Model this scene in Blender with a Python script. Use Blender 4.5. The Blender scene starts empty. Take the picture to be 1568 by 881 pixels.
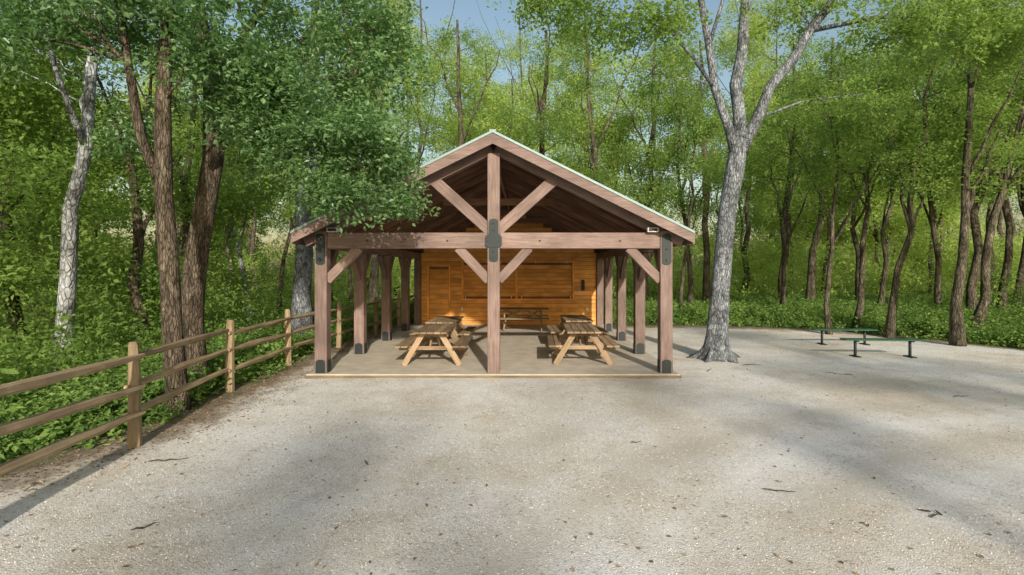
import bpy, math, random
import numpy as np
from mathutils import Vector, Matrix
rng=np.random.default_rng(7); random.seed(7)
scene=bpy.context.scene
COL=scene.collection
# ------------------------------------------------------------------ materials
def newmat(name):
    m=bpy.data.materials.new(name); m.use_nodes=True
    nt=m.node_tree; nt.nodes.clear()
    out=nt.nodes.new('ShaderNodeOutputMaterial')
    return m,nt,out
def N(nt,t,**kw):
    n=nt.nodes.new(t)
    for k,v in kw.items():
        if k.startswith('i_'): n.inputs[k[2:].replace('_',' ')].default_value=v
        else: setattr(n,k,v)
    return n
def ramp(nt,stops):
    r=nt.nodes.new('ShaderNodeValToRGB'); e=r.color_ramp.elements
    while len(e)<len(stops): e.new(0.5)
    for i,(p,c) in enumerate(stops):
        e[i].position=p; e[i].color=(c[0],c[1],c[2],1)
    return r
def mixc(nt,fac,a,b,mode='MIX'):
    n=nt.nodes.new('ShaderNodeMix'); n.data_type='RGBA'; n.blend_type=mode
    for s,v in ((n.inputs[0],fac),(n.inputs[6],a),(n.inputs[7],b)):
        if hasattr(v,'is_linked') or isinstance(v,bpy.types.NodeSocket): nt.links.new(v,s)
        elif isinstance(v,(int,float)): s.default_value=v
        else: s.default_value=(v[0],v[1],v[2],1)
    return n.outputs[2]
def wood(name,c1,c2,rough=0.7,gs=1.0,tint=0.35,bump=0.25):
    m,nt,out=newmat(name); L=nt.links.new
    at=N(nt,'ShaderNodeAttribute',attribute_name='gc')
    mp=N(nt,'ShaderNodeMapping'); mp.inputs['Scale'].default_value=(1.2*gs,16*gs,16*gs)
    L(at.outputs['Vector'],mp.inputs['Vector'])
    no=N(nt,'ShaderNodeTexNoise',i_Scale=2.0,i_Detail=6.0,i_Roughness=0.65,i_Distortion=0.6); L(mp.outputs[0],no.inputs['Vector'])
    n2=N(nt,'ShaderNodeTexNoise',i_Scale=1.6,i_Detail=3.0); L(at.outputs['Vector'],n2.inputs['Vector'])
    r=ramp(nt,[(0.3,c1),(0.7,c2)]); L(no.outputs['Fac'],r.inputs[0])
    t=N(nt,'ShaderNodeAttribute',attribute_name='tint')
    mr=N(nt,'ShaderNodeMapRange'); mr.inputs['To Min'].default_value=1-tint; mr.inputs['To Max'].default_value=1+tint*0.5
    L(t.outputs['Fac'],mr.inputs['Value'])
    mr2=N(nt,'ShaderNodeMapRange'); mr2.inputs['From Min'].default_value=0.3; mr2.inputs['From Max'].default_value=0.7
    mr2.inputs['To Min'].default_value=0.7; mr2.inputs['To Max'].default_value=1.15
    L(n2.outputs['Fac'],mr2.inputs['Value'])
    mu=N(nt,'ShaderNodeMath',operation='MULTIPLY'); L(mr.outputs[0],mu.inputs[0]); L(mr2.outputs[0],mu.inputs[1])
    sc=N(nt,'ShaderNodeVectorMath',operation='SCALE'); L(r.outputs[0],sc.inputs[0]); L(mu.outputs[0],sc.inputs['Scale'])
    b=N(nt,'ShaderNodeBsdfPrincipled',i_Roughness=rough); L(sc.outputs[0],b.inputs['Base Color'])
    b.inputs['Specular IOR Level'].default_value=0.25
    bp=N(nt,'ShaderNodeBump',i_Strength=bump,i_Distance=0.01); L(no.outputs['Fac'],bp.inputs['Height']); L(bp.outputs[0],b.inputs['Normal'])
    L(b.outputs[0],out.inputs[0]); return m
def plain(name,c,rough=0.5,metal=0.0,var=0.25,scale=6):
    m,nt,out=newmat(name); L=nt.links.new
    tc=N(nt,'ShaderNodeTexCoord'); no=N(nt,'ShaderNodeTexNoise',i_Scale=float(scale),i_Detail=6.0); L(tc.outputs['Object'],no.inputs['Vector'])
    r=ramp(nt,[(0.3,[x*(1-var) for x in c]),(0.7,[min(1,x*(1+var)) for x in c])]); L(no.outputs['Fac'],r.inputs[0])
    b=N(nt,'ShaderNodeBsdfPrincipled',i_Roughness=rough,i_Metallic=metal); L(r.outputs[0],b.inputs['Base Color'])
    L(b.outputs[0],out.inputs[0]); return m
def bark(name,c1,c2,c3,zs=0.22,sc=11.0,patch=(0.5,0.55,0.45)):
    m,nt,out=newmat(name); L=nt.links.new
    tc=N(nt,'ShaderNodeTexCoord'); mp=N(nt,'ShaderNodeMapping'); mp.inputs['Scale'].default_value=(1,1,zs); L(tc.outputs['Object'],mp.inputs['Vector'])
    no=N(nt,'ShaderNodeTexNoise',i_Scale=sc,i_Detail=8.0,i_Roughness=0.75,i_Distortion=0.8); L(mp.outputs[0],no.inputs['Vector'])
    vo=N(nt,'ShaderNodeTexVoronoi',i_Scale=sc*2.2); vo.feature='DISTANCE_TO_EDGE'; L(mp.outputs[0],vo.inputs['Vector'])
    r=ramp(nt,[(0.36,c1),(0.5,c2),(0.64,c3)]); L(no.outputs['Fac'],r.inputs[0])
    n2=N(nt,'ShaderNodeTexNoise',i_Scale=2.6,i_Detail=6.0,i_Roughness=0.65); L(tc.outputs['Object'],n2.inputs['Vector'])
    r2=ramp(nt,[(0.40,patch) ,(0.56,(1,1,1))]); L(n2.outputs['Fac'],r2.inputs[0])
    c=mixc(nt,0.85,r.outputs[0],r2.outputs[0],'MULTIPLY')
    r3=ramp(nt,[(0.0,(0.4,0.4,0.4)),(0.14,(1,1,1))]); L(vo.outputs['Distance'],r3.inputs[0])
    c=mixc(nt,0.8,c,r3.outputs[0],'MULTIPLY')
    b=N(nt,'ShaderNodeBsdfPrincipled',i_Roughness=0.9); b.inputs['Specular IOR Level'].default_value=0.15
    L(c,b.inputs['Base Color'])
    mm=N(nt,'ShaderNodeMath',operation='ADD'); L(no.outputs['Fac'],mm.inputs[0]); L(r3.outputs[0],mm.inputs[1])
    bp=N(nt,'ShaderNodeBump',i_Strength=0.9,i_Distance=0.04); L(mm.outputs[0],bp.inputs['Height']); L(bp.outputs[0],b.inputs['Normal'])
    L(b.outputs[0],out.inputs[0]); return m
def leafmat(name,d,l,tr,trans=0.45,gloss=0.0):
    m,nt,out=newmat(name); L=nt.links.new
    oi=N(nt,'ShaderNodeObjectInfo'); at=N(nt,'ShaderNodeAttribute',attribute_name='lv')
    a=N(nt,'ShaderNodeMath',operation='MULTIPLY_ADD'); L(oi.outputs['Random'],a.inputs[0]); a.inputs[1].default_value=0.6
    b0=N(nt,'ShaderNodeMath',operation='MULTIPLY'); L(at.outputs['Fac'],b0.inputs[0]); b0.inputs[1].default_value=0.4
    L(b0.outputs[0],a.inputs[2])
    c=mixc(nt,a.outputs[0],d,l)
    ct=mixc(nt,a.outputs[0],[x*0.7 for x in tr],tr)
    df=N(nt,'ShaderNodeBsdfDiffuse'); L(c,df.inputs[0])
    tl=N(nt,'ShaderNodeBsdfTranslucent'); L(ct,tl.inputs[0])
    mx=N(nt,'ShaderNodeMixShader',i_Fac=trans); L(df.outputs[0],mx.inputs[1]); L(tl.outputs[0],mx.inputs[2])
    if gloss>0:
        gl=N(nt,'ShaderNodeBsdfGlossy',i_Roughness=0.45); gl.inputs[0].default_value=(0.8,0.9,0.9,1)
        m2=N(nt,'ShaderNodeMixShader',i_Fac=gloss); L(mx.outputs[0],m2.inputs[1]); L(gl.outputs[0],m2.inputs[2]); mx=m2
    L(mx.outputs[0],out.inputs[0]); return m
M_post=wood('stained_timber',(0.155,0.105,0.09),(0.29,0.21,0.185),tint=0.25)
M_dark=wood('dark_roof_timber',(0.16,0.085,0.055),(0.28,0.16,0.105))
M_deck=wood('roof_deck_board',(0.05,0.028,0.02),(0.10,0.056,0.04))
M_side=wood('cedar_siding',(0.74,0.31,0.07),(0.95,0.50,0.15),tint=0.2)
M_table=wood('weathered_pine',(0.22,0.15,0.09),(0.40,0.29,0.185))
M_fence=wood('split_cedar',(0.22,0.155,0.09),(0.43,0.33,0.21),gs=0.7,bump=0.6)
M_edge=wood('form_board',(0.12,0.095,0.06),(0.22,0.18,0.115))
M_steel=plain('black_green_steel',(0.008,0.017,0.018),0.6,0.0)
M_roof=plain('teal_metal_roof',(0.21,0.30,0.30),0.5,0.1,0.08)
M_white=plain('pale_plastic',(0.6,0.6,0.56),0.5)
M_conc=plain('concrete',(0.50,0.44,0.36),0.85,0,0.16,3)
M_green=plain('green_coated_metal',(0.015,0.075,0.05),0.45,0.0)
M_barkL=bark('brown_bark',(0.05,0.038,0.028),(0.13,0.10,0.075),(0.27,0.22,0.165))
M_barkR=bark('grey_bark',(0.10,0.11,0.12),(0.25,0.27,0.295),(0.46,0.49,0.53),0.35,9,(0.42,0.42,0.40))
M_barkW=bark('pale_bark',(0.18,0.19,0.19),(0.42,0.44,0.45),(0.66,0.69,0.72),0.4,6,(0.35,0.34,0.30))
M_barkF=bark('forest_bark',(0.05,0.042,0.032),(0.13,0.11,0.08),(0.26,0.22,0.17),0.2,8)
M_lfA=leafmat('oak_leaf_near',(0.06,0.13,0.045),(0.21,0.35,0.13),(0.26,0.47,0.12),0.42,0.04)
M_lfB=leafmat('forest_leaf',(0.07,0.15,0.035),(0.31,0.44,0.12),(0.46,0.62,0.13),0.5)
M_lfD=leafmat('distant_leaf_lit_tone',(0.19,0.32,0.07),(0.52,0.63,0.19),(0.66,0.80,0.21),0.5)  # paler copy of the forest leaf; sunlit look of far foliage painted into colour
M_lfC=leafmat('undergrowth_leaf',(0.06,0.13,0.03),(0.25,0.37,0.10),(0.32,0.50,0.10),0.35)
# ------------------------------------------------------------------ mesh builder
class MB:
    def __init__(s): s.v=[];s.f=[];s.m=[];s.gc=[];s.t=[];s.mats=[];s.sm=[]
    def mi(s,mat):
        if mat not in s.mats: s.mats.append(mat)
        return s.mats.index(mat)
    def beam(s,p0,p1,w,h,mat,up=(0,0,1),tint=None):
        p0=Vector(p0);p1=Vector(p1);d=p1-p0;l=d.length;d.normalize()
        up=Vector(up)
        if abs(d.dot(up))>0.98: up=Vector((0,1,0))
        sd=d.cross(up).normalized(); u=sd.cross(d).normalized()
        o=len(s.v); t=random.random() if tint is None else tint; r=[random.uniform(0,50) for _ in range(3)]
        for a in (0,1):
            for b,c in ((-1,-1),(1,-1),(1,1),(-1,1)):
                s.v.append(tuple(p0+d*(l*a)+sd*(b*w/2)+u*(c*h/2)))
                s.gc.append((l*a+r[0],b*w/2+r[1],c*h/2+r[2])); s.t.append(t)
        for q in ((0,3,2,1),(4,5,6,7),(0,1,5,4),(1,2,6,5),(2,3,7,6),(3,0,4,7)):
            s.f.append(tuple(o+i for i in q)); s.m.append(s.mi(mat)); s.sm.append(False)
    def box(s,x0,x1,y0,y1,z0,z1,mat,tint=None):
        dx,dy,dz=x1-x0,y1-y0,z1-z0; cx,cy,cz=(x0+x1)/2,(y0+y1)/2,(z0+z1)/2
        if dx>=dy and dx>=dz: s.beam((x0,cy,cz),(x1,cy,cz),dy,dz,mat,tint=tint)
        elif dy>=dz: s.beam((cx,y0,cz),(cx,y1,cz),dx,dz,mat,tint=tint)
        else: s.beam((cx,cy,z0),(cx,cy,z1),dx,dy,mat,tint=tint)
    def tube(s,path,rad,mat,sides=8,rough=0.0,smooth=True,cap=True):
        path=[Vector(p) for p in path]; o=len(s.v); n=len(path); t=random.random(); g=[random.uniform(0,50) for _ in range(3)]
        ref=Vector((0.31,0.95,0.05)); acc=0
        ph=random.uniform(0,6)
        for i,p in enumerate(path):
            d=(path[min(i+1,n-1)]-path[max(i-1,0)]).normalized()
            r_=ref
            if abs(d.dot(r_))>0.9: r_=Vector((1,0,0.1))
            a=d.cross(r_).normalized(); b=d.cross(a).normalized()
            if i: acc+=(p-path[i-1]).length
            for k in range(sides):
                th=2*math.pi*k/sides+ph
                rr=rad[i]*(1+rough*random.uniform(-1,1))
                s.v.append(tuple(p+a*(math.cos(th)*rr)+b*(math.sin(th)*rr)))
                s.gc.append((acc+g[0],math.cos(th)*rad[i]+g[1],math.sin(th)*rad[i]+g[2])); s.t.append(t)
        for i in range(n-1):
            for k in range(sides):
                k2=(k+1)%sides
                s.f.append((o+i*sides+k,o+i*sides+k2,o+(i+1)*sides+k2,o+(i+1)*sides+k)); s.m.append(s.mi(mat)); s.sm.append(smooth)
        if cap:
            s.f.append(tuple(o+k for k in range(sides))[::-1]); s.m.append(s.mi(mat)); s.sm.append(False)
            s.f.append(tuple(o+(n-1)*sides+k for k in range(sides))); s.m.append(s.mi(mat)); s.sm.append(False)
    def prismxz(s,poly,y0,y1,mat):
        o=len(s.v);n=len(poly)
        for y in (y0,y1):
            for x,z in poly: s.v.append((x,y,z)); s.gc.append((x,y,z)); s.t.append(0.5)
        s.f.append(tuple(range(o,o+n))); s.f.append(tuple(range(o+2*n-1,o+n-1,-1)))
        for i in range(n): j=(i+1)%n; s.f.append((o+j,o+i,o+n+i,o+n+j))
        for _ in range(n+2): s.m.append(s.mi(mat)); s.sm.append(False)
    def obj(s,name,origin=(0,0,0),parent=None,bevel=0):
        me=bpy.data.meshes.new(name); o=Vector(origin)
        me.from_pydata([tuple(Vector(v)-o) for v in s.v],[],s.f)
        for m in s.mats: me.materials.append(m)
        me.polygons.foreach_set('material_index',s.m); me.polygons.foreach_set('use_smooth',s.sm)
        a=me.attributes.new('gc','FLOAT_VECTOR','POINT'); a.data.foreach_set('vector',np.array(s.gc,dtype=np.float32).ravel())
        a=me.attributes.new('tint','FLOAT','POINT'); a.data.foreach_set('value',np.array(s.t,dtype=np.float32))
        me.update()
        ob=bpy.data.objects.new(name,me); COL.objects.link(ob)
        if parent: ob.parent=parent; ob.location=o-parent.location
        else: ob.location=o
        if bevel:
            b=ob.modifiers.new('bevel','BEVEL'); b.width=bevel; b.segments=1; b.limit_method='ANGLE'
        return ob
def empty(name,loc):
    e=bpy.data.objects.new(name,None); e.location=loc; COL.objects.link(e); return e
# ------------------------------------------------------------------ leaf clusters + instancer
def leaf_cluster(name,n,R,flat,size,mat,ntw=7,droop=0.15,upb=0.7,twig=None):
    tips=rng.normal(size=(ntw,3)); tips/=np.linalg.norm(tips,axis=1)[:,None]; tips*=R*rng.uniform(0.6,1.1,(ntw,1)); tips[:,2]*=flat
    k=rng.integers(0,ntw,n); t=rng.uniform(0.15,1.0,n)**0.7
    P=tips[k]*t[:,None]+rng.normal(size=(n,3))*R*0.16; P[:,2]-=droop*t*R
    s=size*rng.uniform(0.6,1.25,n)
    nn=rng.normal(size=(n,3)); nn[:,2]=np.abs(nn[:,2])+upb; nn/=np.linalg.norm(nn,axis=1)[:,None]
    dd=rng.normal(size=(n,3))+tips[k]/R; dd-=nn*(dd*nn).sum(1)[:,None]; dd/=np.linalg.norm(dd,axis=1)[:,None]
    ss=np.cross(nn,dd); w=s*rng.uniform(0.24,0.34,n)
    v0=P; v2=P+dd*s[:,None]-nn*(s*0.12)[:,None]
    mid=P+dd*(s*0.45)[:,None]+nn*(s*0.06)[:,None]
    v1=mid+ss*w[:,None]; v3=mid-ss*w[:,None]
    V=np.stack([v0,v1,v2,v3],1).reshape(-1,3)
    idx=np.arange(n)*4
    F=np.stack([np.stack([idx,idx+1,idx+2],1),np.stack([idx,idx+2,idx+3],1)],1).reshape(-1,3)
    me=bpy.data.meshes.new(name); me.from_pydata(V.tolist(),[],F.tolist())
    a=me.attributes.new('lv','FLOAT','POINT'); a.data.foreach_set('value',np.repeat(rng.uniform(0,1,n),4).astype(np.float32))
    me.materials.append(mat); me.update()
    return bpy.data.objects.new(name,me)
_groups={}
def inst_group(srcs):
    key=tuple(o.name for o in srcs)
    if key in _groups: return _groups[key]
    g=bpy.data.node_groups.new('scatter_'+srcs[0].name,'GeometryNodeTree'); g.is_modifier=True
    g.interface.new_socket('Geometry',in_out='INPUT',socket_type='NodeSocketGeometry')
    g.interface.new_socket('Geometry',in_out='OUTPUT',socket_type='NodeSocketGeometry')
    gi=g.nodes.new('NodeGroupInput'); go=g.nodes.new('NodeGroupOutput')
    j=g.nodes.new('GeometryNodeJoinGeometry')
    for o in srcs:
        oi=g.nodes.new('GeometryNodeObjectInfo'); oi.inputs['Object'].default_value=o; oi.inputs['As Instance'].default_value=True
        g.links.new(oi.outputs['Geometry'],j.inputs[0])
    ip=g.nodes.new('GeometryNodeInstanceOnPoints'); ip.inputs['Pick Instance'].default_value=True
    g.links.new(gi.outputs[0],ip.inputs['Points']); g.links.new(j.outputs[0],ip.inputs['Instance'])
    ar=g.nodes.new('GeometryNodeInputNamedAttribute'); ar.data_type='FLOAT_VECTOR'; ar.inputs['Name'].default_value='rot'
    e=g.nodes.new('FunctionNodeEulerToRotation'); g.links.new(ar.outputs['Attribute'],e.inputs[0]); g.links.new(e.outputs[0],ip.inputs['Rotation'])
    sc=g.nodes.new('GeometryNodeInputNamedAttribute'); sc.data_type='FLOAT_VECTOR'; sc.inputs['Name'].default_value='scl'
    g.links.new(sc.outputs['Attribute'],ip.inputs['Scale'])
    g.links.new(ip.outputs[0],go.inputs[0])
    _groups[key]=g; return g
def scatter(name,pts,srcs,smin,smax,tilt=0.4,parent=None,origin=(0,0,0),aniso=None):
    pts=np.asarray(pts,dtype=np.float32)-np.array(origin,dtype=np.float32); n=len(pts)
    me=bpy.data.meshes.new(name); me.vertices.add(n); me.vertices.foreach_set('co',pts.ravel())
    r=np.stack([rng.normal(0,tilt,n),rng.normal(0,tilt,n),rng.uniform(0,6.283,n)],1).astype(np.float32)
    a=me.attributes.new('rot','FLOAT_VECTOR','POINT'); a.data.foreach_set('vector',r.ravel())
    s=np.repeat(rng.uniform(smin,smax,n)[:,None],3,1)
    if aniso: s=s*np.array(aniso)*rng.uniform(0.7,1.3,(n,3))
    a=me.attributes.new('scl','FLOAT_VECTOR','POINT'); a.data.foreach_set('vector',s.astype(np.float32).ravel())
    me.update(); ob=bpy.data.objects.new(name,me); COL.objects.link(ob)
    m=ob.modifiers.new('scatter','NODES'); m.node_group=inst_group(srcs)
    if parent: ob.parent=parent
    else: ob.location=origin
    return ob
CL_A=[leaf_cluster('leaf_spray_near_%d'%i,70,0.42,0.5,0.088,M_lfA) for i in range(4)]
CL_R=[leaf_cluster('leaf_spray_high_%d'%i,60,0.5,0.5,0.10,M_lfB) for i in range(3)]
CL_B=[leaf_cluster('leaf_spray_mid_%d'%i,100,0.85,0.55,0.135,M_lfB,9) for i in range(4)]
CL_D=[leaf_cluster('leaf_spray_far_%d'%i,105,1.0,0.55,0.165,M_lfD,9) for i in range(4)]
CL_C=[leaf_cluster('undergrowth_clump_%d'%i,80,0.38,0.65,0.095,M_lfC,10,0.0,0.9) for i in range(3)]
def blob_pts(c,r,n,sub=7,spread=0.38):
    c=np.array(c,float); r=np.array(r if hasattr(r,'__len__') else (r,r,r*0.75),float)
    d=rng.normal(size=(sub,3)); d/=np.linalg.norm(d,axis=1)[:,None]; cc=d*rng.uniform(0.25,0.95,(sub,1))
    k=rng.integers(0,sub,n); p=cc[k]+rng.normal(size=(n,3))*spread*np.array([1,1,0.6])
    return c+p*r, c+cc*r
def curve(p0,p1,n=6,wob=0.05,sag=0.0):
    p0=Vector(p0);p1=Vector(p1);L=(p1-p0).length;o=[]
    for i in range(n+1):
        t=i/n; p=p0.lerp(p1,t); k=math.sin(math.pi*t)
        p+=Vector((random.uniform(-1,1),random.uniform(-1,1),random.uniform(-.5,.5)))*wob*L*(k>0.01)
        p.z+=sag*L*k; o.append(p)
    return o
def taper(r0,r1,n): return [r0+(r1-r0)*(i/n)**0.8 for i in range(n+1)]
def tree(name,base,tubes,blobs,srcs,mat,smin=0.8,smax=1.3,tilt=0.35,limb=True,mb=None,collect=None,twigs=5,lmax=0.05):
    own=mb is None
    if own: mb=MB()
    for path,rad in tubes: mb.tube(path,rad,mat,12 if rad[0]>0.12 else 7,0.05)
    pts=[]
    allp=[(Vector(p),r) for path,rad in tubes for p,r in zip(path,rad)]
    for c,r,n in blobs:
        p,cc=blob_pts(c,r,n); pts.append(p)
        if limb:
            c=Vector(c)
            cand=[(q,rr) for q,rr in allp if q.z<c.z+0.8] or allp
            q,rr=min(cand,key=lambda a:(a[0]-c).length+max(0,(a[0].z-c.z+0.4))*1.0)
            L=(q-c).length
            if L>0.3:
                r0=min(rr*0.6,0.012+0.012*L,lmax); mb.tube(curve(q,c,6,0.045,0.04),taper(r0,max(0.010,r0*0.35),6),mat,6,0,cap=False)
            for k in range(min(twigs,len(cc))):
                mb.tube(curve(c,cc[k],4,0.07),taper(0.012,0.004,4),mat,4,0,cap=False)
    pts=np.concatenate(pts)
    if not own:
        collect.append(pts); return
    ob=mb.obj(name,base); scatter('foliage',pts,srcs,smin,smax,tilt,ob,base); return ob
def rnd_tree(base,H,r0,lean=(0,0),cz=0.4,cr=2.5,nb=9,npb=20,fork=True):
    b=Vector(base); top=b+Vector((lean[0],lean[1],H))
    n=9; path=curve(b,top,n,0.014); path[0]=b-Vector((0,0,0.2))
    rad=[r0*1.5]+[r0*(1.0-0.75*(i/n)) for i in range(1,n+1)]
    tubes=[(path,rad)]
    for k in range(random.randint(2,4) if fork else 0):
        i=random.randint(3,6); q=path[i]; a=random.uniform(0,6.28); l=random.uniform(0.25,0.45)*H
        e=q+Vector((math.cos(a)*l*0.45,math.sin(a)*l*0.45,l)); tubes.append((curve(q,e,6,0.03),taper(rad[i]*0.6,rad[i]*0.15,6)))
    blobs=[]
    for k in range(nb):
        t=cz+(1-cz)*((k+random.random())/nb); a=random.uniform(0,6.28); R=cr*(1.15-0.5*abs(t-0.65)/0.35)*random.uniform(0.3,1)
        p=b.lerp(top,t); blobs.append((tuple(p+Vector((math.cos(a)*R,math.sin(a)*R,0))),cr*random.uniform(0.4,0.65),npb))
    return tubes,blobs
# ------------------------------------------------------------------ ground
BX=[(-60,-5.8),(0,-5.7),(5,-5.35),(6.3,-4.95),(7.6,-4.65),(9.2,-4.75),(12,-4.95),(20,-4.85),(24,-4.9),(60,-4.9)]
def bnd_x(y): return np.interp(y,[a for a,_ in BX],[b for _,b in BX])
def edge_right(x): return np.interp(x,[-8,3,8,11.3,12.7,14,16,60],[20.5,20.3,19.9,18.3,16.0,13.2,10.5,-20])
def gmask(x,y): return np.minimum(x-bnd_x(y)+0.1,(edge_right(x)-y)*0.8)
def gz(x,y):
    x=np.asarray(x,float); y=np.asarray(y,float)
    z=-0.10*np.clip(-6.2-x,0,9)
    z=z+0.012*np.sin(x*1.3+y*0.7)*np.sin(y*0.9-x*0.4)
    far=np.clip(y-21,0,40)*0.012
    ins=((x>-4.7)&(x<3.4)&(y>10.2)&(y<25))
    return np.where(ins,np.minimum(z,0),z)+far*np.where(x<-7,0.3,1)-0.0
def axis(lo,hi,st,far):
    a=list(np.arange(lo,hi+1e-6,st)); s=st
    up=[a[-1]]; 
    while up[-1]<far: s*=1.25; up.append(up[-1]+s)
    dn=[a[0]]; s=st
    while dn[-1]>-far: s*=1.25; dn.append(dn[-1]-s)
    return np.array(dn[1:][::-1]+a+up[1:])
xs=axis(-12,20,0.2,300); ys=axis(0,26,0.2,300)
X,Y=np.meshgrid(xs,ys); Z=gz(X,Y)
V=np.stack([X,Y,Z],-1).reshape(-1,3); nx,ny=len(xs),len(ys)
I=np.arange(nx*ny).reshape(ny,nx); F=np.stack([I[:-1,:-1],I[:-1,1:],I[1:,1:],I[1:,:-1]],-1).reshape(-1,4)
me=bpy.data.meshes.new('ground'); me.from_pydata(V.tolist(),[],F.tolist())
a=me.attributes.new('gm','FLOAT','POINT'); a.data.foreach_set('value',gmask(X,Y).ravel().astype(np.float32))
d=np.hypot(X-8,Y+0.5)
tr=sum(np.exp(-((d-r)/w)**2)*s for r,w,s in ((9.15,0.26,1),(8.3,0.2,-.8),(7.5,0.26,0.9),(6.8,.2,-.6),(10.6,0.3,0.6),(5.9,0.25,0.5)))
d2=np.hypot(X+14,Y-9); tr=tr+sum(np.exp(-((d2-r)/0.3)**2)*s for r,s in ((13.0,-.5),(14.5,0.6),(16.2,0.6)))
a=me.attributes.new('trk','FLOAT','POINT'); a.data.foreach_set('value',tr.ravel().astype(np.float32))
me.polygons.foreach_set('use_smooth',[True]*len(me.polygons))
m,nt,out=newmat('gravel_ground'); L=nt.links.new
tc=N(nt,'ShaderNodeTexCoord'); P=tc.outputs['Object']
def noi(s,det=5.0,ro=0.6,vec=None):
    n=N(nt,'ShaderNodeTexNoise',i_Scale=float(s),i_Detail=det,i_Roughness=ro); L(vec or P,n.inputs['Vector']); return n.outputs['Fac']
vo=N(nt,'ShaderNodeTexVoronoi',i_Scale=80.0); L(P,vo.inputs['Vector'])
vo2=N(nt,'ShaderNodeTexVoronoi',i_Scale=38.0); L(P,vo2.inputs['Vector'])
sp=N(nt,'ShaderNodeSeparateColor'); L(vo.outputs['Color'],sp.inputs[0])
sp2=N(nt,'ShaderNodeSeparateColor'); L(vo2.outputs['Color'],sp2.inputs[0])
r1=ramp(nt,[(0.0,(0.47,0.45,0.43)),(0.3,(0.69,0.67,0.645)),(1.0,(0.81,0.79,0.765))]); L(sp.outputs[0],r1.inputs[0])
r1b=ramp(nt,[(0.0,(0.60,0.58,0.56)),(0.10,(1,1,1)),(1.0,(1.0,1.0,1.0))]); L(sp2.outputs[0],r1b.inputs[0])
g=mixc(nt,0.8,r1.outputs[0],r1b.outputs[0],'MULTIPLY')
rb=ramp(nt,[(0.36,(0.82,0.74,0.62)),(0.48,(0.94,0.905,0.85)),(0.60,(1.0,1.0,1.0))]); L(noi(0.38,6,0.62),rb.inputs[0])
g=mixc(nt,0.9,g,rb.outputs[0],'MULTIPLY')
rb2=ramp(nt,[(0.34,(0.78,0.76,0.73)),(0.54,(1.0,1.0,1.0))]); L(noi(1.8,7,0.72),rb2.inputs[0])
g=mixc(nt,0.75,g,rb2.outputs[0],'MULTIPLY')
tk=N(nt,'ShaderNodeAttribute',attribute_name='trk')
tm=N(nt,'ShaderNodeMath',operation='MULTIPLY'); tm.use_clamp=True; L(tk.outputs['Fac'],tm.inputs[0]); L(noi(0.9,4),tm.inputs[1])
g=mixc(nt,tm.outputs[0],g,(0.46,0.41,0.34))
tneg=N(nt,'ShaderNodeMath',operation='MULTIPLY'); tneg.use_clamp=True; L(tk.outputs['Fac'],tneg.inputs[0]); tneg.inputs[1].default_value=-0.5
g=mixc(nt,tneg.outputs[0],g,(0.82,0.81,0.79))
sl=ramp(nt,[(0.3,(0.08,0.06,0.04)),(0.5,(0.22,0.175,0.125)),(0.7,(0.42,0.35,0.27))]); L(noi(14,8,0.8),sl.inputs[0])
fo=ramp(nt,[(0.35,(0.03,0.045,0.015)),(0.55,(0.07,0.10,0.03)),(0.7,(0.12,0.115,0.05))]); L(noi(5,8,0.8),fo.inputs[0])
gm=N(nt,'ShaderNodeAttribute',attribute_name='gm')
nm=N(nt,'ShaderNodeMath',operation='MULTIPLY_ADD'); L(noi(1.8,8,0.75),nm.inputs[0]); nm.inputs[1].default_value=2.0; nm.inputs[2].default_value=-1.0
ad=N(nt,'ShaderNodeMath',operation='ADD'); L(nm.outputs[0],ad.inputs[0]); L(gm.outputs['Fac'],ad.inputs[1])
s1=N(nt,'ShaderNodeMapRange'); s1.inputs['From Min'].default_value=-0.1; s1.inputs['From Max'].default_value=0.5; L(ad.outputs[0],s1.inputs['Value'])
s2=N(nt,'ShaderNodeMapRange'); s2.inputs['From Min'].default_value=-0.8; s2.inputs['From Max'].default_value=-0.25; L(ad.outputs[0],s2.inputs['Value'])
c=mixc(nt,s2.outputs[0],fo.outputs[0],sl.outputs[0]); c=mixc(nt,s1.outputs[0],c,g)
b=N(nt,'ShaderNodeBsdfPrincipled',i_Roughness=0.95); b.inputs['Specular IOR Level'].default_value=0.1; L(c,b.inputs['Base Color'])
ba=N(nt,'ShaderNodeMath',operation='SUBTRACT'); L(noi(30,5,0.8),ba.inputs[0]); L(vo.outputs['Distance'],ba.inputs[1])
bp=N(nt,'ShaderNodeBump',i_Strength=0.45,i_Distance=0.01); L(ba.outputs[0],bp.inputs['Height']); L(bp.outputs[0],b.inputs['Normal'])
L(b.outputs[0],out.inputs[0]); me.materials.append(m)
COL.objects.link(bpy.data.objects.new('ground',me))
def pebble(name,mat,fl):
    phi=(1+5**.5)/2
    vs=[(-1,phi,0),(1,phi,0),(-1,-phi,0),(1,-phi,0),(0,-1,phi),(0,1,phi),(0,-1,-phi),(0,1,-phi),(phi,0,-1),(phi,0,1),(-phi,0,-1),(-phi,0,1)]
    fs=[(0,11,5),(0,5,1),(0,1,7),(0,7,10),(0,10,11),(1,5,9),(5,11,4),(11,10,2),(10,7,6),(7,1,8),(3,9,4),(3,4,2),(3,2,6),(3,6,8),(3,8,9),(4,9,5),(2,4,11),(6,2,10),(8,6,7),(9,8,1)]
    me=bpy.data.meshes.new(name); me.from_pydata([(x*.5*random.uniform(.8,1.2),y*.5*random.uniform(.8,1.2),z*.5*fl) for x,y,z in vs],[],fs)
    me.materials.append(mat); return bpy.data.objects.new(name,me)
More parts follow.
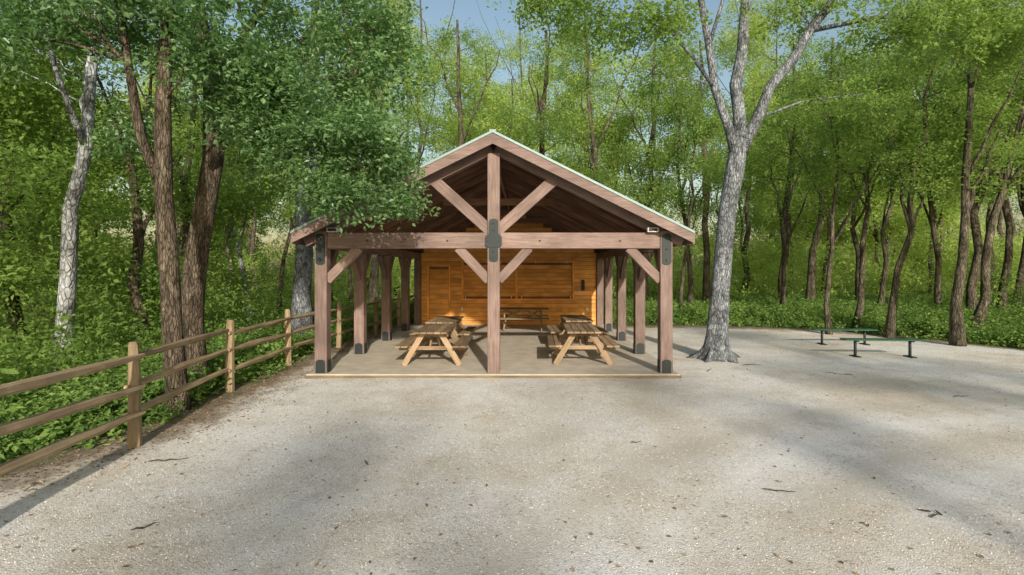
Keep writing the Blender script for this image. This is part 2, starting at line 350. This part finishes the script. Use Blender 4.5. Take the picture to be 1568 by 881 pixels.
PB=[pebble('pebble_a',plain('pebble_light',(0.72,0.70,0.67),0.9),0.6),pebble('pebble_b',plain('pebble_grey',(0.45,0.43,0.41),0.9),0.6),pebble('pebble_c',plain('pebble_tan',(0.57,0.52,0.45),0.9),0.5)]
n=26000; py=2.4+8*rng.uniform(0,1,n)**1.5; px=rng.uniform(-1.1,1.1,n)*py*1.0; k=gmask(px,py)>0.3; px,py=px[k],py[k]
scatter('gravel_stones',np.stack([px,py,gz(px,py)+0.0005],1),PB,0.003,0.008,0.3)
def flatleaf(name,mat):
    me=bpy.data.meshes.new(name); me.from_pydata([(0,-.5,0),(.28,0,.12),(0,.5,0.05),(-.28,0,.15)],[],[(0,1,2),(0,2,3)]); me.materials.append(mat)
    a=me.attributes.new('lv','FLOAT','POINT'); return bpy.data.objects.new(name,me)
FL=[flatleaf('dry_leaf_a',plain('dry_leaf_brown',(0.14,0.085,0.045),0.8)),flatleaf('dry_leaf_b',plain('dry_leaf_tan',(0.32,0.22,0.12),0.8))]
n=1700; py=3+17*rng.uniform(0,1,n); px=rng.uniform(-1,1,n)*py; k=gmask(px,py)>0.2; k&=~((px>-4.5)&(px<3.2)&(py>10.5))
A=np.stack([px[k],py[k],gz(px[k],py[k])+0.006],1)
n=6000; py=rng.uniform(2,22,n); px=bnd_x(py)+rng.normal(-0.1,0.4,n); A=np.concatenate([A,np.stack([px,py,gz(px,py)+0.006],1)])
scatter('leaf_litter',A,FL,0.02,0.055,0.25)
mb=MB()
for (x,y,l,a) in ((2.5,5.15,0.3,-0.2),(-5.1,6.9,.5,1.2),(5.2,12.0,.5,.2),(4.0,11.4,.4,1.0),(-3.2,4.4,.2,.8),(6.6,11.0,.5,2.6),(-4.1,6.0,.4,.3),(3.6,4.6,.12,.5),(3.68,4.66,.1,1.5),(3.58,4.7,.1,2.5),(1.4,6.6,.15,.4),(-1.8,5.9,.15,2),(7.5,9,.3,.1)):
    d=Vector((math.cos(a),math.sin(a),0)); p=Vector((x,y,float(gz(x,y))+0.012))
    mb.tube(curve(p-d*l/2,p+d*l/2,5,0.06),[.006,.008,.008,.007,.005,.003],M_barkL,5)
mb.obj('fallen_twigs')
# ------------------------------------------------------------------ pavilion
S=0.07; CX=-0.66; PY=[10.84,13.30,15.80,18.28]; PXL,PXR=-4.21,2.89; WY=20.42
pav=empty('picnic_pavilion',(CX,PY[0],0))
def zz(z): return z+S
mb=MB(); mb.box(-4.46,3.14,10.60,24.6,-0.25,S,M_conc); sl_=mb.obj('concrete_slab',(CX,10.6,0),pav,0.008)
mb=MB(); mb.box(-4.47,3.15,10.565,10.597,-0.05,S-0.022,M_edge); mb.obj('slab_edging',(CX,10.6,0),pav)
hw=0.125
mb=MB()
for x in (PXL,PXR):
    for i,y in enumerate(PY+[WY-0.02]):
        mb.box(x-hw,x+hw,y-hw,y+hw,S,zz(2.556 if i else 2.93),M_post)
mb.box(CX-hw,CX+hw,PY[0]-hw,PY[0]+hw,S,zz(4.52),M_post)
mb.obj('posts',(CX,10.84,0),pav,0.01)
mb=MB(); y0=PY[0]
for a,b in ((PXL+hw+.002,CX-hw-.002),(CX+hw+.002,PXR-hw-.002)):
    mb.box(a,b,y0-0.10,y0+0.10,zz(2.56),zz(2.886),M_post)
for x in (PXL,PXR): mb.box(x-0.10,x+0.10,y0+hw+.003,24.3,zz(2.56),zz(2.80),M_post)
for sx in (-1,1):
    mb.beam((CX+sx*0.10,y0,zz(1.90)),(CX+sx*0.74,y0,zz(2.58)),0.13,0.19,M_post)
    mb.beam((CX+sx*0.08,y0-0.005,zz(2.93)),(CX+sx*1.30,y0-0.005,zz(4.03)),0.14,0.23,M_post)
mb.beam((PXL+0.1,y0,zz(1.90)),(PXL+0.76,y0,zz(2.58)),0.13,0.19,M_post)
mb.beam((PXR-0.1,y0,zz(1.90)),(PXR-0.76,y0,zz(2.58)),0.13,0.19,M_post)
for x in (PXL,PXR):
    for i,y in enumerate(PY):
        mb.beam((x,y+0.1,zz(1.90)),(x,y+0.72,zz(2.58)),0.12,0.17,M_post)
        if i: mb.beam((x,y-0.1,zz(1.90)),(x,y-0.72,zz(2.58)),0.12,0.17,M_post)
mb.obj('beams_and_braces',(CX,10.84,0),pav,0.01)
HWID=4.03; SL=0.5; RY0,RY1=10.42,24.9; ZA=zz(4.91)
th=math.atan(SL); cs,sn=math.cos(th),math.sin(th)
def roofpt(sx,dx,y,off):
    return Vector((CX+sx*dx,y,ZA-SL*dx-off/cs))
mb=MB()
for sx in (-1,1):
    ps=[(CX,ZA),(CX+sx*HWID,ZA-SL*HWID),(CX+sx*HWID,ZA-SL*HWID-0.05),(CX,ZA-0.05)]
    if sx<0: ps=ps[::-1]
    mb.prismxz(ps,RY0-0.02,RY1,M_roof)
    y=RY0+0.25
    while y<RY1:
        mb.beam(roofpt(sx,0.05,y,-0.012),roofpt(sx,HWID-0.01,y,-0.012),0.03,0.03,M_roof); y+=0.42
mb.beam((CX,RY0-0.01,ZA-0.004),(CX,RY1,ZA-0.004),0.14,0.03,M_roof)
mb.obj('metal_roof',(CX,10.84,0),pav)
mb=MB()
for sx in (-1,1):
    z1=ZA-0.053
    ps=[(CX,z1),(CX+sx*(HWID-.03),z1-SL*(HWID-.03)),(CX+sx*(HWID-.03),z1-SL*(HWID-.03)-0.04),(CX,z1-0.04)]
    if sx<0: ps=ps[::-1]
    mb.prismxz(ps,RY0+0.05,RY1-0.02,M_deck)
    yy,tt=RY0+0.02,0.045
    z2=ZA-0.052; h=0.215
    ps=[(CX,z2),(CX+sx*(HWID-.02),z2-SL*(HWID-.02)),(CX+sx*(HWID-.02),z2-SL*(HWID-.02)-h*0.9),(CX,z2-h)]
    if sx<0: ps=ps[::-1]
    mb.prismxz(ps,yy-tt/2,yy+tt/2,M_post)
    p=roofpt(sx,0.05,y0+0.0,0.22); q=roofpt(sx,HWID-0.12,y0+0.0,0.22); mb.beam(p,q,0.16,0.24,M_post)
    zb=ZA-SL*HWID
    mb.box(CX+sx*HWID-0.02,CX+sx*HWID+0.02,RY0+0.05,RY1-0.02,zb-0.25,zb-0.055,M_post)
mb.obj('barge_boards_and_deck',(CX,10.84,0),pav)
mb=MB()
y=11.25
while y<24.5:
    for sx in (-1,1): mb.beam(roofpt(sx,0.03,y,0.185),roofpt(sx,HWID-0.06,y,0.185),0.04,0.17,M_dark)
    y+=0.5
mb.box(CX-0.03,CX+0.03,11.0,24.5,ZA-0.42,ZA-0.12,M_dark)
for y in (13.3,15.8,18.28):
    mb.box(CX-1.45,CX+1.45,y+0.05,y+0.10,zz(3.78),zz(3.95),M_dark)
mb.obj('rafters',(CX,10.84,0),pav)
def cap_plate(cx,z0,z1,w,yf,mbb,rt=True,rb=True):
    r=w/2; pts=[]
    if rb: pts+= [(cx+r*math.cos(a)*1.0,z0+r*.6+r*.6*math.sin(a)) for a in np.linspace(math.pi,2*math.pi,9)]
    else: pts+=[(cx-r,z0),(cx+r,z0)]
    if rt: pts+= [(cx+r*math.cos(a),z1-r*.6+r*.6*math.sin(a)) for a in np.linspace(0,math.pi,9)]
    else: pts+=[(cx+r,z1),(cx-r,z1)]
    mbb.prismxz(pts,yf-0.012,yf,M_steel)
mb=MB(); yf=y0-hw-0.002
cap_plate(CX,zz(2.28),zz(3.17),0.19,yf,mb)
mb.prismxz([(CX-.12,zz(2.58)),(CX+.12,zz(2.58)),(CX+.17,zz(2.63)),(CX+.17,zz(2.80)),(CX+.12,zz(2.85)),(CX-.12,zz(2.85)),(CX-.17,zz(2.80)),(CX-.17,zz(2.63))],yf-0.022,yf-0.0125,M_steel)
for x in (PXL,PXR):
    cap_plate(x,zz(2.22),zz(2.86),0.19,yf,mb)
    for y in PY:
        cap_plate(x,S+0.003,zz(0.28),0.19,y-hw-0.002,mb,True,False)
        mb.box(x-hw-0.012,x-hw-0.002,y-0.09,y+0.09,S,zz(0.26),M_steel); mb.box(x+hw+0.002,x+hw+0.012,y-0.09,y+0.09,S,zz(0.26),M_steel)
for (x,z) in [(CX,2.36),(CX,2.5),(CX,2.95),(CX,3.08),(CX-.12,2.715),(CX+.12,2.715),(PXL,2.32),(PXL,2.55),(PXL,2.76),(PXR,2.32),(PXR,2.55),(PXR,2.76)]:
    mb.tube([(x,yf-0.04,zz(z)),(x,yf,zz(z))],[0.018,0.018],M_steel,6)
for x in (CX-0.95,CX+0.95,CX-2.6,CX+2.6):
    mb.tube([(x,y0-0.115,zz(2.72)),(x,y0-0.1,zz(2.72))],[0.022,0.022],M_steel,6)
mb.obj('steel_connectors',(CX,10.84,0),pav)
mb=MB()
for x in (PXL+0.27,PXR-0.30):
    mb.box(x-0.11,x+0.11,y0-0.22,y0-0.12,zz(2.89),zz(2.98),M_white); mb.box(x-0.03,x+0.03,y0-0.12,y0-0.06,zz(2.885),zz(2.94),M_steel)
    mb.box(x-0.09,x+0.09,y0-0.226,y0-0.2205,zz(2.905),zz(2.965),M_steel)
mb.obj('flood_lights',(CX,10.84,0),pav,0.006)
DX0,DX1,DZ=-3.85,-2.93,2.26; SX0,SX1,SZ0,SZ1=-2.50,1.90,1.02,2.42
mb=MB(); z=0.0; bh=0.165; g_=0.012
while z<4.5:
    z1=z+bh-g_
    half=min(3.42,(4.91-0.28-z1)/SL-0.02) if z1>2.8 else 3.42
    if half<0.1: break
    a,b=CX-half,CX+half
    segs=[(a,b)]
    def cut(segs,c0,c1):
        o=[]
        for s0,s1 in segs:
            if c0>s0: o.append((s0,min(c0,s1)))
            if c1<s1: o.append((max(c1,s0),s1))
        return [q for q in o if q[1]-q[0]>0.02]
    if z<DZ: segs=cut(segs,DX0,DX1)
    if z1>SZ0 and z<SZ1: segs=cut(segs,SX0,SX1)
    for s0,s1 in segs:
        while s1-s0>3.2: 
            m_=s0+random.uniform(1.8,2.8); mb.box(s0,m_-0.003,WY,WY+0.03,zz(z),zz(z1),M_side); s0=m_
        mb.box(s0,s1,WY,WY+0.03,zz(z),zz(z1),M_side)
    if z1<2.55:
        for x in (CX-3.42,CX+3.42): mb.box(x-0.015,x+0.015,WY+0.12,24.2,zz(z),zz(z1),M_side)
    z+=bh
mb.prismxz([(CX-3.4,S),(CX+3.4,S),(CX+3.4,zz(2.9)),(CX,zz(4.6)),(CX-3.4,zz(2.9))],WY+0.034,WY+0.06,M_dark)
mb.prismxz([(CX-3.4,S),(CX+3.4,S),(CX+3.4,zz(2.9)),(CX,zz(4.6)),(CX-3.4,zz(2.9))],24.18,24.22,M_side)
mb.obj('siding_wall',(CX,WY,0),pav)
mb=MB()
for k in range(11):
    mb.box(DX0+0.09,DX1-0.09,WY-0.005,WY+0.025,zz(0.04+k*0.194),zz(0.04+k*0.194+0.184),M_side)
for (a,b,c,d_) in ((DX0,DX0+.08,0.02,DZ),(DX1-.08,DX1,0.02,DZ)): mb.box(a,b,WY-0.05,WY+0.03,zz(c),zz(d_),M_side,0.9)
mb.box(DX0,DX1,WY-0.055,WY+0.03,zz(DZ+.002),zz(DZ+0.09),M_side,0.9)
mb.box(DX1-0.17,DX1-0.13,WY-0.06,WY-0.006,zz(0.95),zz(1.02),M_white); 
mb.obj('door',(DX0,WY,0),pav,0.004)
mb=MB()
mid=-0.36
for (a,b) in ((SX0+.08,mid-.05),(mid+.05,SX1-.08)):
    nb_=8; hh=(SZ1-SZ0-.16)/nb_
    for k in range(nb_): mb.box(a,b,WY+0.0,WY+0.025,zz(SZ0+.08+k*hh),zz(SZ0+.08+(k+1)*hh-.01),M_side,random.uniform(0,.6))
for (a,b) in ((SX0,SX0+.08),(mid-.045,mid+.045),(SX1-.08,SX1)): mb.box(a,b,WY-0.05,WY+0.03,zz(SZ0),zz(SZ1),M_side,0.75)
mb.box(SX0-.03,SX1+.03,WY-0.055,WY+0.03,zz(SZ1+.002),zz(SZ1+.09),M_side,0.6)
mb.box(SX0-.05,SX1+.05,WY-0.12,WY+0.03,zz(SZ0-.052),zz(SZ0-.002),M_side,1.0)
for x in (SX0+.15,mid-.2,mid+.2,SX1-.15): mb.box(x-.02,x+.02,WY-0.06,WY-0.004,zz(SZ0+.0),zz(SZ0+.1),M_white); 
for x in (mid-.6,mid+.75,SX1-.3): mb.box(x-.02,x+.02,WY-0.075,WY-0.057,zz(SZ1-.02),zz(SZ1+.07),M_white)
mb.obj('serving_hatch',(SX0,WY,0),pav,0.004)
mb=MB(); mb.box(-2.52,-2.44,WY-.03,WY-.002,zz(.55),zz(.67),M_white)
mb.box(2.18,2.30,WY-.06,WY-.002,zz(1.35),zz(1.75),M_steel); mb.box(2.35,2.43,WY-.04,WY-.002,zz(.55),zz(.67),M_white)
mb.box(2.05,2.12,WY-.03,WY-.002,zz(1.2),zz(1.3),M_white)
mb.obj('electrical_boxes',(2,WY,0),pav)
# ------------------------------------------------------------------ picnic tables
def ptable(loc,rot):
    mb=MB(); Lh=0.915; R=Matrix.Rotation(rot,3,'Z'); loc=Vector(loc)
    def T(p): return loc+R@Vector(p)
    def bm(p,q,w,h): mb.beam(T(p),T(q),w,h,M_table,up=(0,0,1))
    for i in range(5): x=(i-2)*0.15; bm((x,-Lh,0.745),(x,Lh,0.745),0.138,0.04)
    for sx in (-1,1):
        for k in (0,1): x=sx*(0.56+k*0.15); bm((x,-Lh,0.445),(x,Lh,0.445),0.138,0.04)
    for sy in (-1,1):
        y=sy*0.60
        bm((-0.36,y,0.68),(0.36,y,0.68),0.045,0.088)
        bm((-0.73,y,0.38),(0.73,y,0.38),0.045,0.088)
        for sx in (-1,1):
            yy=y+sy*0.047
            mb.beam(T((sx*0.20,yy,0.715)),T((sx*0.62,yy,0.0)),0.045,0.125,M_table,up=tuple(R@Vector((1,0,0))))
            mb.beam(T((sx*0.12,y-sy*0.06,0.66)),T((sx*0.12,sy*0.12,0.36)),0.04,0.08,M_table) if sx>0 else None
        mb.beam(T((-0.05,sy*0.55,0.40)),T((-0.05,sy*0.12,0.70)),0.04,0.088,M_table)
    bm((-0.36,0,0.70),(0.36,0,0.70),0.045,0.05)
    return mb.obj('picnic_table',loc,None,0.005)
ptable((-2.10,12.25,S),0.02); ptable((-2.22,14.5,S),-0.03)
ptable((1.30,12.35,S),-0.02); ptable((1.42,14.9,S),0.03)
ptable((-0.10,18.7,S),math.pi/2)
# ------------------------------------------------------------------ benches
def bench(x,y,L_,a):
    mb=MB(); d=Vector((math.cos(a),math.sin(a),0)); s=Vector((-math.sin(a),math.cos(a),0)); c=Vector((x,y,0))
    for k in (-1,0,1): mb.beam(c-d*L_/2+s*k*0.1+Vector((0,0,.44)),c+d*L_/2+s*k*0.1+Vector((0,0,.44)),0.085,0.035,M_green)
    for t in (-0.34,0.34):
        p=c+d*L_*t; mb.tube([p+Vector((0,0,-.02)),p+Vector((0,0,.42))],[.035,.035],M_steel,10)
        mb.beam(p-s*0.15+Vector((0,0,.41)),p+s*.15+Vector((0,0,.41)),.05,.03,M_steel)
        mb.beam(p-s*0.17+Vector((0,0,.015)),p+s*.17+Vector((0,0,.015)),.14,.03,M_steel)
    mb.obj('park_bench',(x,y,0),None,0.006)
bench(8.98,13.15,1.95,-0.06); bench(9.36,15.4,1.8,-0.05)
# ------------------------------------------------------------------ fence
mb=MB()
posts=[(-3.95,0.9),(-4.35,3.7),(-4.85,6.48),(-5.31,9.38),(-5.45,12.0),(-5.3,14.8),(-5.05,17.6),(-4.95,20.4),(-4.9,23.2)]
for i,(x,y) in enumerate(posts):
    l=random.uniform(-0.02,0.02)
    mb.tube([(x,y,-0.2),(x+l*.3,y,0.4),(x+l*.6,y+.01,0.85),(x+l,y,1.24),(x+l,y,1.29)],[.080,.074,.069,.062,.045],M_fence,7,0.09,False)
rz=[(1.09),(0.74),(0.40)]
for i in range(len(posts)-1):
    for j,z in enumerate(rz):
        (x0,y0_),(x1,y1_)=posts[i],posts[i+1]
        za=z+random.uniform(-.03,.03)+(0.10 if i==1 else 0); zb_=z+random.uniform(-.03,.03)
        p=Vector((x0+(0.035 if i%2 else -0.035),y0_-0.1,za)); q=Vector((x1+(0.035 if i%2 else -0.035),y1_+0.1,zb_))
        path=curve(p,q,7,0.004,random.uniform(-.004,.006))
        mb.tube(path,[.03,.044,.050,.053,.052,.049,.042,.03],M_fence,6,0.12,False)
mb.obj('split_rail_fence',(-4.85,6.48,0))
# ------------------------------------------------------------------ trees
tree('oak_tree',(-5.45,8.15,0),[
 ([(-5.42,8.15,-.2),(-5.44,8.15,.25),(-5.52,8.16,1.2),(-5.60,8.2,2.3),(-5.72,8.25,3.4),(-5.8,8.35,4.8),(-5.75,8.4,6.4),(-5.6,8.4,8.4)],[.22,.155,.14,.135,.125,.11,.09,.06]),
 ([(-5.72,8.25,3.4),(-6.05,8.2,4.3),(-6.2,8.15,5.4),(-6.5,8.2,7.2)],[.08,.075,.06,.04])],
 [((-6.4,8.2,6.1),1.0,34),((-5.8,8.1,7.1),1.2,44),((-7.1,8.0,6.5),1.0,30),((-6.6,8.8,4.8),.7,12),((-5.0,7.9,7.3),1.2,44),((-7.6,7.5,5.6),.9,20),((-7.9,7.9,6.6),1.1,38),((-4.9,8.2,5.8),.8,22)],
 CL_A,M_barkL)
tree('oak_tree',(-6.3,9.9,0),[
 ([(-6.28,9.9,-.2),(-6.28,9.9,.25),(-6.33,9.9,1.2),(-6.26,9.9,2.2),(-6.1,9.9,3.3),(-5.95,9.95,4.3),(-6.0,10,5.6),(-6.3,10,7.4),(-6.2,10,9.5)],[.32,.23,.205,.20,.19,.175,.15,.12,.08]),
 ([(-6.05,9.9,3.9),(-5.5,9.7,4.8),(-4.7,9.4,5.3),(-3.8,9.1,5.5),(-2.9,8.9,5.5)],[.10,.08,.06,.04,.02]),
 ([(-4.7,9.4,5.3),(-4.1,9.2,4.8),(-3.4,9.1,4.3),(-2.8,9.05,3.8)],[.04,.03,.022,.012]),
 ([(-6.0,10,5.4),(-5.2,9.7,6.6),(-4.3,9.5,7.6)],[.10,.07,.04])],
 [((-2.30,9.0,3.35),(.45,.45,.4),16),((-2.75,9.1,3.75),(.75,.7,.5),34),((-3.4,8.9,3.45),(.65,.7,.4),24),((-3.1,9.1,4.5),(1.0,.9,.6),46),
  ((-4.0,9.0,4.1),(.9,.8,.5),34),((-4.2,8.9,5.0),(1.1,.9,.7),46),((-5.0,8.9,4.7),(.8,.8,.5),20),((-3.0,9.1,5.5),(1.0,.9,.7),44),((-4.9,9.0,5.8),(1.1,1,.8),42),
  ((-3.9,9.1,6.2),(1.2,1,.8),48),((-2.6,9.0,6.3),(.8,.8,.6),22),((-2.3,9.0,4.2),(.45,.5,.4),12),((-3.3,9.1,7.2),(1.2,1,.8),36),((-5.4,9.4,7.6),(1.4,1.2,1),44)],
 CL_A,M_barkL)
tree('sycamore_tree',(4.72,12.9,0),[
 ([(4.72,12.9,-.25),(4.72,12.9,.03),(4.72,12.9,.22),(4.72,12.9,.6),(4.80,12.9,1.6),(4.88,12.9,2.6),(4.98,12.9,3.7),(5.15,12.9,4.6),(5.28,12.9,5.4)],[.62,.46,.33,.265,.235,.22,.21,.23,.21]),
 ([(5.2,12.9,4.9),(5.02,12.85,5.6),(4.6,12.7,6.6),(4.42,12.6,7.6),(4.1,12.5,9.2),(3.6,12.4,11)],[.13,.11,.095,.085,.07,.04]),
 ([(5.25,12.9,5.2),(5.30,12.95,6.0),(5.22,13,6.8),(5.38,13,7.6),(5.55,13.1,9.5),(5.3,13.2,12)],[.19,.155,.145,.135,.11,.07]),
 ([(5.28,12.9,5.1),(5.75,12.9,6.0),(6.0,12.8,6.7),(6.5,12.7,7.3),(6.9,12.7,8.0),(7.8,12.6,9.2),(8.4,12.6,11)],[.17,.135,.125,.12,.11,.09,.05]),
 ([(4.6,12.7,6.6),(4.0,12.4,7.2),(3.2,12.2,8.0),(2.4,12,8.6)],[.055,.045,.035,.02]),
 ([(6.9,12.7,8.0),(8.2,12.2,8.1),(9.6,11.9,8.0),(11.4,11.7,8.2)],[.06,.05,.04,.025]),
 ([(4.42,12.6,7.6),(4.7,12.5,8.6),(4.9,12.4,10)],[.05,.04,.03])]+
 [([(4.72+math.cos(a)*.12,12.9+math.sin(a)*.12,.42),(4.72+math.cos(a)*.36,12.9+math.sin(a)*.36,.10),(4.72+math.cos(a)*.75,12.9+math.sin(a)*.75,-.05)],[.12,.10,.03]) for a in (0.3,1.6,2.9,4.0,5.1)],
 [((3.1,12.2,8.2),(1.3,1.1,.7),40),((1.8,12,8.1),(1.2,1.1,.6),34),((4.3,12,9.3),(1.2,1.1,.7),30),((6.4,12.5,9.0),(1.3,1.1,.7),28),((8.2,12,8.0),(1.3,1.1,.4),34),((9.8,11.8,7.8),(1.4,1.1,.4),44),((11.4,11.6,7.4),(1.4,1.1,.6),48),
  ((0.5,12.5,8.5),(1.2,1,.6),30),((7.8,12.6,6.4),(1.0,1,.3),12),((10.5,11.8,8.9),(1.6,1.2,.7),46),((12.8,11.5,8.2),(1.5,1.2,.8),46),((5.6,13,11),(1.6,1.5,1),24),((3.2,12.6,11),(1.5,1.4,1),24),((3.0,12.6,6.9),(.9,.8,.4),12)],
 CL_R,M_barkR,0.8,1.4)
mids=[(-9.35,10.55,.17,11,(1.0,0),M_barkW,.6),(-6.9,16.2,.30,13,(.3,0),M_barkR,.5),(-10.5,20,.10,9,(-1.3,0),M_barkW,.5),(-10.0,21,.10,9,(1.2,0),M_barkF,.5),
 (10.4,17.9,.09,9,(.3,0),M_barkF,.5),(11.9,18.9,.12,10,(1.2,.5),M_barkF,.5),(11.8,17.0,.12,10,(1.8,0),M_barkF,.5),(12.5,15.1,.15,11,(.7,.3),M_barkF,.45),
 (14.6,17.2,.15,11,(2.5,0),M_barkF,.5),(9.4,27,.2,14,(-.4,0),M_barkF,.45),(13.6,27.5,.2,14,(.5,0),M_barkF,.5),(14.5,26.7,.2,14,(1.2,0),M_barkF,.5),(17.5,20.4,.18,13,(.8,0),M_barkF,.5),
 (0.6,28,.26,15,(.5,0),M_barkF,.4),(-3.5,29,.26,16,(-.3,0),M_barkF,.4),(4.2,27,.2,15,(-1.2,0),M_barkF,.4),(6.5,28.5,.22,15,(.6,0),M_barkF,.4),(-7.8,27,.25,14,(.4,0),M_barkF,.4),
 (-10.2,14.0,.16,10,(-.5,0),M_barkL,.4),(19,24,.14,12,(-1,0),M_barkF,.5),(20.5,22.5,.16,12,(.5,0),M_barkF,.5),(16.2,24,.12,12,(1,0),M_barkF,.5),(11.5,23.5,.11,11,(.6,0),M_barkF,.5),(22.5,24,.16,12,(1.4,0),M_barkF,.5),(8.0,25.5,.13,13,(-.8,0),M_barkF,.42),
 (7.0,23.5,.09,10,(.7,0),M_barkF,.5),(17.6,27.5,.16,13,(-.9,0),M_barkF,.5)]
for (x,y,r,H,ln,bk,cz) in mids:
    z=float(gz(x,y)); random.seed(int(abs(x*31+y*17)))
    tb,bl=rnd_tree((x,y,z),H,r,ln,cz,2.3 if H>10 else 1.8,9,12)
    tree('forest_tree',(x,y,z),tb,bl,CL_B,bk,0.6,1.0)
mb=MB(); col=[]
random.seed(11)
def mass(n,fx,H=(12,20),cr=3.0,nb=10,npb=16,cz=0.25):
    for _ in range(n):
        x,y=fx(); z=float(gz(x,y)); h=random.uniform(*H)
        tb,bl=rnd_tree((x,y,z),h,random.uniform(.12,.24),(random.uniform(-1.5,1.5),random.uniform(-1,1)),cz,cr*random.uniform(.8,1.2),nb,npb)
        tree('x',None,tb,bl,None,M_barkF,mb=mb,collect=col,twigs=0)
mass(20,lambda:(random.uniform(-38,40),random.uniform(30,39)),(12,17),2.8,8,11,.45)
mass(32,lambda:(random.uniform(-58,58),random.uniform(41,53)),(13,21),3.6,12,15,.08)
mass(15,lambda:(random.uniform(-30,50),random.uniform(44,58)),(22,29),4.2,11,12,.38)
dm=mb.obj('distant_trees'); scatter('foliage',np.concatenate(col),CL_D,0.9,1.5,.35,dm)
mb=MB(); col=[]
mass(12,lambda:(random.uniform(-26,-11.5),random.uniform(8,26)),(9,14),2.6,9,15,.25)
mass(6,lambda:(random.uniform(19,34),random.uniform(10,26)),(10,15),2.8,9,13,.45)
dm=mb.obj('forest_trees'); scatter('foliage',np.concatenate(col),CL_B,0.8,1.3,.35,dm)
# trees behind the viewpoint, casting the dappled shade
mb=MB(); col=[]
for (x,y,h,nb,npb) in ((13,-12,13,9,13),(-8,-18,13,8,11),(24,-14,14,9,13),(-15,-8,12,9,14),(0,-34,18,8,9),(30,-2,13,9,13),(-10,-8,11,9,14),(9,-20,13,6,8),(3,-18,8.6,5,7),(7,-32,17,7,9)):
    tb,bl=rnd_tree((x,y,0),h,.2,(0,0),.3,3.0,nb,npb); tree('x',None,tb,bl,None,M_barkF,mb=mb,collect=col,twigs=0)
dm=mb.obj('tree_row'); scatter('foliage',np.concatenate(col),CL_B,0.8,1.3,.35,dm)
n=2300; x=rng.uniform(-45,45,n); y=rng.uniform(31,52,n); A=np.stack([x,y,gz(x,y)+rng.uniform(0.0,1,n)**1.5*4.5],1)
n=1300; x=rng.uniform(-62,62,n); y=rng.uniform(53,60,n); A=np.concatenate([A,np.stack([x,y,gz(x,y)+rng.uniform(0.0,10,n)],1)])
n=850; x=rng.uniform(-24,-8.0,n); y=rng.uniform(3,27,n); zs_=rng.uniform(0,1,n)**1.6*3.0; k=(x<-10.2)|(y>11.5); x,y,zs_=x[k],y[k],zs_[k]; B=np.stack([x,y,gz(x,y)+0.2+zs_],1)
n=220; x=rng.uniform(-10.2,-7.6,n); y=rng.uniform(3,11.5,n); B=np.concatenate([B,np.stack([x,y,gz(x,y)+0.1+rng.uniform(0,1,n)**1.5*1.1],1)])
n=320; x=rng.uniform(19,34,n); y=rng.uniform(8,27,n); C=np.stack([x,y,gz(x,y)+0.2+rng.uniform(0,1,n)**1.6*2.2],1)
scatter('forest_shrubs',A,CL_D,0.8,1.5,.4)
scatter('forest_shrubs',np.concatenate([B,C]),CL_B,0.6,1.1,.4)
def ug(n,xr,yr,hz):
    x=rng.uniform(*xr,n); y=rng.uniform(*yr,n); gk=gmask(x,y); k=gk<-0.35-rng.uniform(0,.6,n); x,y,gk=x[k],y[k],gk[k]
    return np.stack([x,y,gz(x,y)+rng.uniform(0,1,len(x))*hz*np.clip(-gk/1.5,.4,1)],1)
G=np.concatenate([ug(4400,(-13,-4.5),(2,24),.45),ug(7500,(-14,26),(17,30),.65),ug(2200,(11,24),(8,19),.5),ug(1400,(-30,40),(28,45),.6)])
scatter('undergrowth',G,CL_C,0.55,1.3,.25)
# ------------------------------------------------------------------ light, world, camera
EL,AZ=math.radians(22),math.radians(168)
ds=Vector((math.sin(AZ)*math.cos(EL),math.cos(AZ)*math.cos(EL),math.sin(EL)))
sun=bpy.data.lights.new('sun','SUN'); sun.energy=5; sun.angle=math.radians(1.2); sun.color=(1,0.92,0.79)
so=bpy.data.objects.new('sun',sun); so.rotation_euler=(-ds).to_track_quat('-Z','Y').to_euler(); so.location=(5,-15,20); COL.objects.link(so)
w=bpy.data.worlds.new('World'); scene.world=w; w.use_nodes=True; nt=w.node_tree; nt.nodes.clear()
o=nt.nodes.new('ShaderNodeOutputWorld'); bg=nt.nodes.new('ShaderNodeBackground'); sk=nt.nodes.new('ShaderNodeTexSky')
sk.sky_type='NISHITA'; sk.sun_disc=False; sk.sun_elevation=EL; sk.sun_rotation=AZ; sk.air_density=1.6; sk.dust_density=2.5; sk.ozone_density=1.5
bg.inputs[1].default_value=0.15; nt.links.new(sk.outputs[0],bg.inputs[0]); nt.links.new(bg.outputs[0],o.inputs[0])
cam=bpy.data.cameras.new('camera'); cam.sensor_width=36; cam.lens=36*800/1568; cam.shift_x=-21/1568; cam.shift_y=-25.5/1568; cam.clip_end=1500; cam.clip_start=0.05
co=bpy.data.objects.new('camera',cam); co.location=(0,0,2.17); co.rotation_euler=(math.pi/2,0,0); COL.objects.link(co); scene.camera=co
scene.view_settings.view_transform='Standard'; scene.view_settings.look='None'; scene.view_settings.exposure=0
